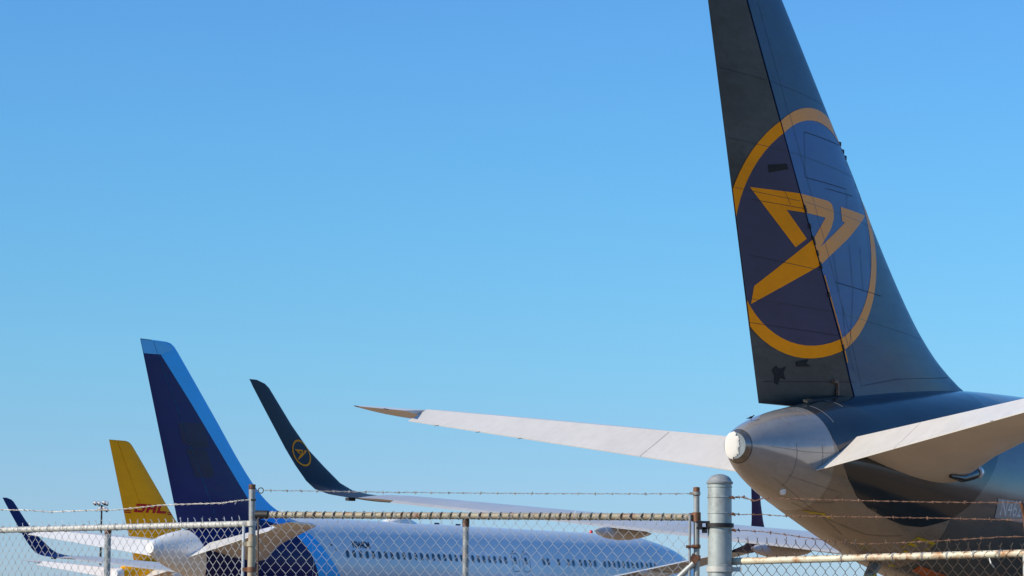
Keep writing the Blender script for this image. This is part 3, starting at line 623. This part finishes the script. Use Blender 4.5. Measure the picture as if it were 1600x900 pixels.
# ------------------------------------------------------------------ floodlight mast far behind
def mast(px, py, Y):
    top = at(px, py, Y); o = empty('floodlight_mast', (top.x, top.y, 0), 0.25)
    tag(o, 'tall thin floodlight mast with a cluster of lamps, left of the yellow tail', 'floodlight mast')
    H = top.z
    MB().tube([(0, 0, 0), (0, 0, H*0.5), (0, 0, H)], [0.26, 0.2, 0.15], 12).build('pole', MT['black_steel'], o)
    MB().box((-0.1, 0, H-0.05), (2.4, 0.1, 0.08)).box((-0.1, 0, H-1.05), (2.2, 0.1, 0.08)).build('crossbar', MT['post'], o)
    for x, z in ((-1.2, H+0.35), (-0.5, H+0.3), (0.35, H+0.45), (0.85, H+0.3), (-0.35, H-0.65), (0.4, H-0.6), (0.8, H-0.8)):
        l = MB().lathe([(0.08, -0.22), (0.3, -0.05), (0.38, 0.16), (0.37, 0.18)], (x, -0.15, z), 'y', 14).build('lamp_head', MT['bare'], o)
        MB().lathe([(0.001, -0.26), (0.20, -0.25), (0.27, -0.17)], (x+0.04, -0.17, z+0.03), 'y', 14).build('reflector', MT['lens'], l)
        MB().box((x+0.1, -0.15, z-0.38), (0.28, 0.22, 0.2)).build('ballast_box', MT['black_steel'], l)
mast(159, 789, 500)

# ------------------------------------------------------------------ chain link fencing
def chain_mesh(name, A, B, ztopA, ztopB, zbot, mat, parent, W=0.066, Hd=0.080, r=0.0021, spike=0.027, org=Vector((0, 0, 0))):
    """woven wires: each zigzags between two columns and hooks into its neighbours"""
    A, B = Vector(A), Vector(B); L = (B-A).length; ux = (B-A)/L; nrm = Vector((-ux.y, ux.x)); n = int(L/(W/2)); mb = MB()
    for i in range(n):
        x0 = i*W/2; pts = []; zt = ztopA+(ztopB-ztopA)*(x0/L)
        k = int((zt-zbot)/(Hd/2))
        ph = random.uniform(-0.003, 0.003)
        for j in range(k+1):
            right = ((j+i) % 2 == 0); x = x0+(W/2+r if right else -r); y = r*1.2*(1 if right else -1)
            z = zt-j*Hd/2
            p = A+ux*(x+random.uniform(-0.0012, 0.0012))+nrm*y; q = A+ux*x-nrm*y
            pts.append(Vector((p.x, p.y, z+0.0025))-org); pts.append(Vector((q.x, q.y, z-0.0025))-org)
        if i % 2 == 0 or True:
            top = pts[0]; tw = random.uniform(-0.006, 0.006)
            if (i % 2 == 0):   # ends twisted together into a barb
                xa = A+ux*(x0+W/2)
                e = Vector((xa.x, xa.y, zt))-org
                sp = spike*random.uniform(0.6, 1.2)
                pts = [e+Vector((tw+ux.x*0.004, ux.y*0.004, sp)), e+Vector((0, 0, sp*0.4))]+pts
            else:
                xa = A+ux*x0; e = Vector((xa.x, xa.y, zt))-org
                sp = spike*random.uniform(0.5, 1.1)
                pts = [e+Vector((-0.009+tw, 0, sp)), e+Vector((0, 0, sp*0.4))]+pts
        mb.tube(pts, r, 4, False)
    return mb.build(name, mat, parent)
def pipe(name, a, b, r, mat, parent, org, n=16, cap=False):
    a, b = Vector(a)-org, Vector(b)-org
    mb = MB().tube([a.lerp(b, i/12) for i in range(13)], r, n)
    return mb.build(name, mat, parent)
def ties(parent, a, b, r, step, mat, org, jit=0.12):
    """tie wires wrapped round the rail, one object each, sharing a mesh"""
    a, b = Vector(a)-org, Vector(b)-org; L = (b-a).length; d = (b-a)/L; n = int(L/step)
    v = Vector((0, 0, 1)); h = d.cross(v).normalized(); v = h.cross(d)
    loop = [h*math.cos(t)*(r+0.003)+v*math.sin(t)*(r+0.003)+d*(0.010*math.sin(t)+0.004*t/3) for t in [i*2*PI/14*1.1 for i in range(15)]]
    me = None
    for i in range(min(n, 95)):
        if me is None:
            first = MB().tube(loop, 0.0017, 5).build('tie_wire', mat, parent); me = first.data; o = first
        else: o = first.copy(); col.objects.link(o); o.parent = parent
        o.location = a+d*(step*(i+0.5+random.uniform(-jit, jit)))
def barbed(parent, pts, mat, org, step=0.105, r=0.0018, twist=0.0035):
    P = [Vector(p)-org for p in pts]; L = [0]
    for a, b in zip(P[:-1], P[1:]): L.append(L[-1]+(b-a).length)
    def pos(l):
        for i in range(len(P)-1):
            if l <= L[i+1]+1e-9: u = (l-L[i])/max(1e-9, L[i+1]-L[i]); return P[i].lerp(P[i+1], u), (P[i+1]-P[i]).normalized()
        return P[-1], (P[-1]-P[-2]).normalized()
    mb = MB(); n = max(8, int(L[-1]/0.02))
    wob = [random.uniform(-0.0015, 0.0015) for _ in range(n+1)]
    for ph in (0, PI):
        q = []
        for i in range(n+1):
            p, d = pos(L[-1]*i/n); up = Vector((0, 0, 1)); s = d.cross(up).normalized(); t = i*1.15+ph
            q.append(p+up*(math.sin(t)*twist+wob[i])+s*math.cos(t)*twist)
        mb.tube(q, r, 5)
    l = step*0.4
    while l < L[-1]:
        p, d = pos(l)
        for k in range(2):
            a = random.uniform(0, PI); up = Vector((0, 0, 1)); s = d.cross(up).normalized()
            v = (up*math.sin(a)+s*math.cos(a)+d*random.uniform(-0.5, 0.5)).normalized()*random.uniform(0.007, 0.013)
            mb.tube([p-v+d*0.003*k, p+v+d*0.003*k], 0.0019, 4)
        mb.tube([p-d*0.006, p+d*0.006], 0.0042, 6)
        l += step*random.uniform(0.9, 1.1)
    return mb.build('barbed_wire', mat, parent)
def clamp(name, c, r, h, mat, parent, org, lug=None):
    c = Vector(c)-org; mb = MB().lathe([(r, -h/2), (r+0.006, -h/2), (r+0.006, h/2), (r, h/2)], c, 'z', 24)
    if lug: mb.box(c+Vector(lug)*0.5, (abs(lug[0])+0.01, 0.02, h*0.8))
    return mb.build(name, mat, parent)

# left stretch, running away to the left
PL0 = at(388, 818, 17.45); PL1 = at(0, 828, 18.95); dL = (PL1-PL0)
PLE = PL0+dL*2.2
left = empty('chain_link_fence', (PL0.x, PL0.y, 0)); oL = Vector((PL0.x, PL0.y, 0))
tag(left, 'pale galvanised chain link fence left of the slim post, sagging barbed strand above', 'fence')
chain_mesh('chain_mesh', (PL0.x-0.03, PL0.y+0.0), (PLE.x, PLE.y), PL0.z+0.02, PLE.z+0.02, 0.12, MT['wire'], left, r=0.0016, org=oL)
pipe('top_rail', PL0+Vector((0.02, 0.03, 0)), PLE+Vector((0, 0.03, 0)), 0.0195, MT['rail_left'], left, oL)
ties(left, PL0+Vector((0, 0.03, 0)), PLE+Vector((0, 0.03, 0)), 0.0195, 0.16, MT['wire_dark'], oL)
for px in (168, -420):
    b = at(px, 820, 18.3 if px > 0 else 20.6); b2 = Vector((b.x, b.y+0.03, 0))
    zt = at(px, 826 if px > 0 else 836, b.y).z
    p_ = pipe('fence_post', b2, (b2.x, b2.y, zt), 0.021, MT['post'], left, oL)
    MB().lathe([(0.0225, -0.035), (0.024, 0.0), (0.02, 0.012), (0.001, 0.018)], Vector((b2.x, b2.y, zt))-oL, 'z', 16).build('post_cap', MT['rust'], p_)
barbed(left, [at(390, 781, 17.4), at(372, 782.5, 17.5), at(345, 786.5, 17.6), at(290, 788, 17.8), at(250, 789.5, 17.95), at(180, 797, 18.25), at(130, 798, 18.45), at(80, 800, 18.6), at(45, 797.5, 18.8), at(0, 796.5, 18.95), at(-150, 797, 19.5), at(-400, 800, 20.5)], MT['barb'], oL)
MB().tube([at(381, 820, 17.40)-oL, at(379, 905, 17.42)-oL, (at(379, 905, 17.42)-oL)*1.0-Vector((0, 0, 2.0))], 0.009, 8).build('tension_bar', MT['wire'], left)
MB().tube([at(371, 781, 17.5)-oL, at(367, 788, 17.49)-oL], 0.0028, 5).build('loose_wire_end', MT['barb'], left)

# middle stretch: gate panel hung between the rusty post and the big steel post
G0, G1 = at(401, 804.3, 17.2), at(1088, 808.2, 16.4); dG = G1-G0
gate = empty('chain_link_gate', (G0.x, G0.y, 0)); oG = Vector((G0.x, G0.y, 0))
tag(gate, 'wide chain link gate between two posts with tan tie-wrapped top rail', 'gate')
chain_mesh('chain_mesh', (G0.x, G0.y-0.024), (G1.x-0.04, G1.y-0.024), G0.z+0.0, G1.z+0.0, 0.15, MT['wire'], gate, r=0.00135, org=oG)
pipe('top_rail', G0, G1, 0.0205, MT['rail'], gate, oG)
ties(gate, G0+dG*0.035, G1, 0.0205, 0.0618, MT['black_steel'], oG, 0.06)
pipe('bottom_rail', (G0.x, G0.y, 0.12), (G1.x, G1.y, 0.12), 0.0205, MT['post'], gate, oG)
e = at(1088.3, 762, 16.4); gp = pipe('gate_end_post', (e.x, e.y, 0.05), e, 0.0175, MT['post'], gate, oG)
for y_ in (767, 770): pass
MB().lathe([(0.019, -0.05), (0.0195, 0.0), (0.001, 0.003)], e-oG+Vector((0, 0, 0.002)), 'z', 16).build('post_cap', MT['rust'], gp)
m0 = at(728, 809, 16.83)
mp_ = pipe('middle_post', (m0.x, m0.y+0.0, 0.12), m0-Vector((0, 0, 0.02)), 0.0185, MT['post'], gate, oG)
MB().lathe([(0.0205, -0.045), (0.022, -0.01), (0.015, 0.008)], m0-oG-Vector((0, 0, 0.008)), 'z', 16).build('post_collar', MT['rust'], mp_)
s0 = at(411, 804.2, 17.18); MB().tube([s0-dG.normalized()*0.045-oG, s0+dG.normalized()*0.035-oG], 0.026, 14).build('rail_sleeve', MT['black_steel'], gate)
s1 = at(1082, 808, 16.41); MB().tube([s1-dG.normalized()*0.02-oG, s1+dG.normalized()*0.03-oG], 0.024, 14).build('rail_sleeve', MT['rust'], gate)
clamp('post_clamp', at(1088.3, 808, 16.4), 0.019, 0.055, MT['rust'], gate, oG)
t0 = at(1078, 803, 16.38); MB().tube([t0-oG, at(1077, 905, 16.38)-oG, at(1077, 905, 16.38)-oG-Vector((0, 0, 1.9))], 0.008, 8).build('tension_bar', MT['post'], gate)
t1 = at(403.5, 812, 17.15); MB().tube([t1-oG, at(402.5, 905, 17.15)-oG, at(402.5, 905, 17.15)-oG-Vector((0, 0, 1.9))], 0.006, 8).build('tension_bar', MT['wire_dark'], gate)
c1 = at(1088, 854, 16.4)
clamp('tension_band', c1, 0.019, 0.022, MT['rust'], gate, oG); MB().tube([at(1072, 854, 16.37)-oG, at(1090, 854, 16.37)-oG], 0.0085, 8).build('band_bolt', MT['rust'], gate)
clamp('brace_band', at(1088, 872, 16.4), 0.019, 0.03, MT['rust'], gate, oG)
MB().box(at(1083, 876, 16.38)-oG, (0.045, 0.012, 0.075), Matrix.Rotation(0.5, 3, 'Y')).build('brace_end', MT['rust'], gate)
MB().tube([at(1084, 880, 16.38)-oG, at(1062, 901, 16.4)-oG, at(1062-400, 901+420, 16.85)-oG], 0.018, 12).build('diagonal_brace', MT['post'], gate)
barbed(gate, [at(413, 766.3, 17.15), at(500, 767.5, 17.05), at(600, 769.2, 16.95), at(720, 770.3, 16.85), at(850, 771.2, 16.7), at(970, 771.6, 16.55), at(1086, 771.5, 16.38)], MT['barb'], oG, 0.10, 0.0014, 0.0025)
ringp = [at(407.5+4.2*math.cos(a), 766.4+4.2*math.sin(a), 17.15)-oG for a in [i*2*PI/16 for i in range(17)]]
MB().tube(ringp, 0.003, 6).tube([at(398, 766.5, 17.2)-oG, at(404, 766.4, 17.15)-oG], 0.003, 6).build('wire_ring', MT['wire_dark'], gate)
clamp('wire_band', at(1088, 771, 16.4), 0.018, 0.018, MT['post'], gate, oG, (-0.035, 0, 0))

# the slim post both stretches share
def slim_post():
    t = at(394, 757, 17.3); o = empty('fence_post', (t.x, t.y, 0)); org = Vector((t.x, t.y, 0)); j = at(394, 835, 17.3)
    tag(o, 'slim round post, grey above and tan below, between left fence and gate', 'post')
    MB().tube([j-org, (t-org)+Vector((0.0, 0, 0))], 0.0205, 18).build('upper_tube', MT['post'], o)
    MB().tube([Vector((-0.015, 0, 0)), j-org-Vector((0, 0, 0.001))], 0.0235, 18).build('lower_tube', MT['rail'], o)
    MB().lathe([(0.0215, -0.03), (0.0215, 0.0), (0.001, 0.002)], t-org, 'z', 18).build('post_cap', MT['rust'], o)
    for y_, m in ((818, 'rail_left'), (850, 'rail'), (890, 'rust')): 
        clamp('post_clamp', at(393, y_, 17.3), 0.024, 0.03, MT[m], o, org, (-0.05, 0, 0))
    MB().tube([at(392, 781, 17.27)-org, at(400, 781, 17.27)-org], 0.006, 8).build('clamp_bolt', MT['black_steel'], o)
slim_post()

# big steel post
def big_post():
    b = at(1124.5, 753, 16.35); o = empty('gate_post', (b.x, b.y, 0)); org = Vector((b.x, b.y, 0)); z = b.z
    tag(o, 'thick grey steel gate post with a domed cap and a black hinge strap', 'gate post')
    R = 0.0695
    MB().lathe([(R, 0), (R, z*0.5), (R, z)], (0, 0, 0), 'z', 40).build('tube', MT['big_post'], o)
    MB().lathe([(R+0.006, z-0.012), (R+0.008, z-0.008), (R+0.008, z-0.0), (R+0.001, z+0.004), (R*0.93, z+0.018), (R*0.75, z+0.031), (R*0.45, z+0.041), (R*0.2, z+0.045), (0.001, z+0.046)], (0, 0, 0), 'z', 40).build('domed_cap', MT['post'], o)
    for y_, k in ((761, 0), (777, 0), (802, 0), (823, 1), (884.5, 2), (894, 0)):
        zz = at(1124, y_, 16.35).z; h = 0.004 if k == 0 else 0.008
        MB().lathe([(R, -h), (R+0.0035, -h*0.6), (R+0.0035, h*0.6), (R, h)], (0, 0, zz), 'z', 40).build('weld_ring', MT['big_post'], o)
    zz = at(1124, 821.0, 16.35).z
    st = MB().lathe([(R+0.004, -0.012), (R+0.012, -0.012), (R+0.012, 0.012), (R+0.004, 0.012)], (0, 0, zz), 'z', 40).build('hinge_strap', MT['black_steel'], o)
    xl = at(1091, 820, 16.33).x-b.x
    MB().box(((xl-R)/2, -0.02, zz+0.018), (abs(xl+R)+0.02, 0.03, 0.012)).box(((xl-R)/2, -0.02, zz-0.016), (abs(xl+R)+0.02, 0.03, 0.012)).box((xl+0.01, -0.02, zz), (0.025, 0.045, 0.05)).box((-R-0.02, -0.02, zz-0.03), (0.03, 0.03, 0.03)).build('hinge_bracket', MT['black_steel'], st)
    z2 = at(1124, 889.5, 16.35).z
    sb = MB().lathe([(R+0.002, -0.015), (R+0.008, -0.015), (R+0.008, 0.015), (R+0.002, 0.015)], (0, 0, z2), 'z', 40).box((R+0.03, -0.01, z2), (0.05, 0.02, 0.026)).build('lower_strap', MT['rail_left'], o)
    for px, py in ((1144, 777), (1145, 803), (1146, 828)):
        q = at(px, py, 16.3)-org; MB().lathe([(0.007, -0.009), (0.009, 0), (0.007, 0.009)], q, 'x', 12).box(q+Vector((0.010, -0.006, -0.006)), (0.010, 0.010, 0.013)).build('wire_clip', MT['rust'], o)
big_post()

# right stretch: three barbed strands above a rusty white rail
Q0, Q1 = at(1142, 877.3, 16.4), at(1600, 864.5, 15.2); dQ = Q1-Q0; QE = Q0+dQ*1.9
right = empty('chain_link_fence', (Q0.x, Q0.y, 0)); oR = Vector((Q0.x, Q0.y, 0))
tag(right, 'dark chain link fence right of the thick post, three rusty barbed strands above', 'fence')
mA, mB = at(1146, 846, 16.4), at(1600, 858, 15.2)
mE = mA+(mB-mA)*1.9
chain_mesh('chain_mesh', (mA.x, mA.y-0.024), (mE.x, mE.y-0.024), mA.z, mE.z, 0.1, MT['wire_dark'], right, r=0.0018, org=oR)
pipe('rail', Q0, QE, 0.0205, MT['rail_right'], right, oR)
ties(right, Q0+dQ*0.35, QE, 0.0205, 0.17, MT['wire'], oR)
MB().tube([at(1141.5, 829, 16.36)-oR, at(1141, 905, 16.38)-oR, at(1141, 905, 16.38)-oR-Vector((0, 0, 1.8))], 0.0075, 8).build('tension_bar', MT['rust'], right)
clamp('rail_end', Q0+Vector((0.01, 0, 0.0)), 0.022, 0.04, MT['rust'], right, oR)
Yr = lambda px: 16.35-(px-1145)/455*1.15
for row in ([(1145,777),(1158,777),(1166,779),(1177,783),(1190,779),(1225,779),(1300,781),(1420,784),(1500,785),(1600,785.5),(2000,786)],
            [(1145,803),(1160,804),(1192,804),(1215,806),(1290,807),(1400,808.5),(1500,810.5),(1600,813),(2000,818)],
            [(1145,828),(1160,829),(1193,831),(1225,835),(1262,840.5),(1300,846),(1345,850),(1400,848.5),(1450,846),(1520,842),(1560,839),(1600,838.5),(2000,838)]):
    barbed(right, [at(x, y, Yr(x)) for x, y in row], MT['barb_rust'], oR, 0.1, 0.0014, 0.0022)
barbed(right, [at(x, y, Yr(x)-0.02) for x, y in [(1146,777),(1163,776),(1170,780),(1180,783),(1188,780),(1192,779)]], MT['barb_rust'], oR, 0.05, 0.0016, 0.003)
pz = at(1603, 790, 15.19)
fp = pipe('fence_post', (pz.x, pz.y, 0), (pz.x, pz.y, Q1.z+0.01), 0.021, MT['rail_left'], right, oR)
MB().tube([Vector((pz.x+0.01, pz.y, Q1.z))-oR, at(1601, 805, 15.18)-oR, at(1597.5, 790, 15.15)-oR, at(1595, 785, 15.15)-oR], 0.012, 10).build('barb_arm', MT['rust'], fp)
MB().tube([at(1546,872,15.3)-oR, at(1548,880,15.27)-oR, at(1553,886,15.3)-oR], 0.004, 6).build('loose_tie', MT['cover'], right)

# ------------------------------------------------------------------ ground
def sheet(name, x0, x1, y0, y1, z, mat, nx=1, ny=1):
    mb = MB()
    for i in range(nx+1):
        for j in range(ny+1): mb.v.append((x0+(x1-x0)*i/nx, y0+(y1-y0)*j/ny, z))
    for i in range(nx):
        for j in range(ny): a = i*(ny+1)+j; mb.face((a, a+ny+1, a+ny+2, a+1))
    o = mb.build(name, mat); o['kind'] = 'structure'; return o
def ground_mat(name, a, b, scale, joints=0):
    m, nt, bs = new_mat(name); g = noise(nt, scale, 10, 0.65); g2 = noise(nt, scale*30, 6, 0.7)
    c = mixc(nt, g, a, b); f = ramp(nt, g2, [(0.2, (0.75,)*3), (0.8, (1.15,)*3)]); c = mixc(nt, 1.0, c, f, 'MULTIPLY')
    if joints:
        tc = nt.nodes.new('ShaderNodeTexCoord'); br = nt.nodes.new('ShaderNodeTexBrick'); br.offset = 0
        br.inputs['Scale'].default_value = 1; br.inputs['Brick Width'].default_value = joints; br.inputs['Row Height'].default_value = joints; br.inputs['Mortar Size'].default_value = 0.03
        br.inputs['Color1'].default_value = (1, 1, 1, 1); br.inputs['Color2'].default_value = (0.9, 0.9, 0.9, 1); br.inputs['Mortar'].default_value = (0.35, 0.35, 0.35, 1)
        nt.links.new(tc.outputs['Object'], br.inputs[0]); c = mixc(nt, 1.0, c, br.outputs[0], 'MULTIPLY')
    nt.links.new(c, bs.inputs['Base Color']); bs.inputs['Roughness'].default_value = 0.9
    return m
sheet('ground', -6000, 6000, -500, 9000, 0.0, ground_mat('dry_ground', (0.26, 0.20, 0.12), (0.20, 0.17, 0.09), 0.02))
sheet('apron', -220, 260, 30, 420, 0.008, ground_mat('tan_concrete', (0.34, 0.225, 0.125), (0.27, 0.18, 0.10), 0.05, 7.5))
sheet('road', -300, 300, -8, 10, 0.008, ground_mat('asphalt', (0.055, 0.053, 0.05), (0.045, 0.045, 0.045), 0.3))
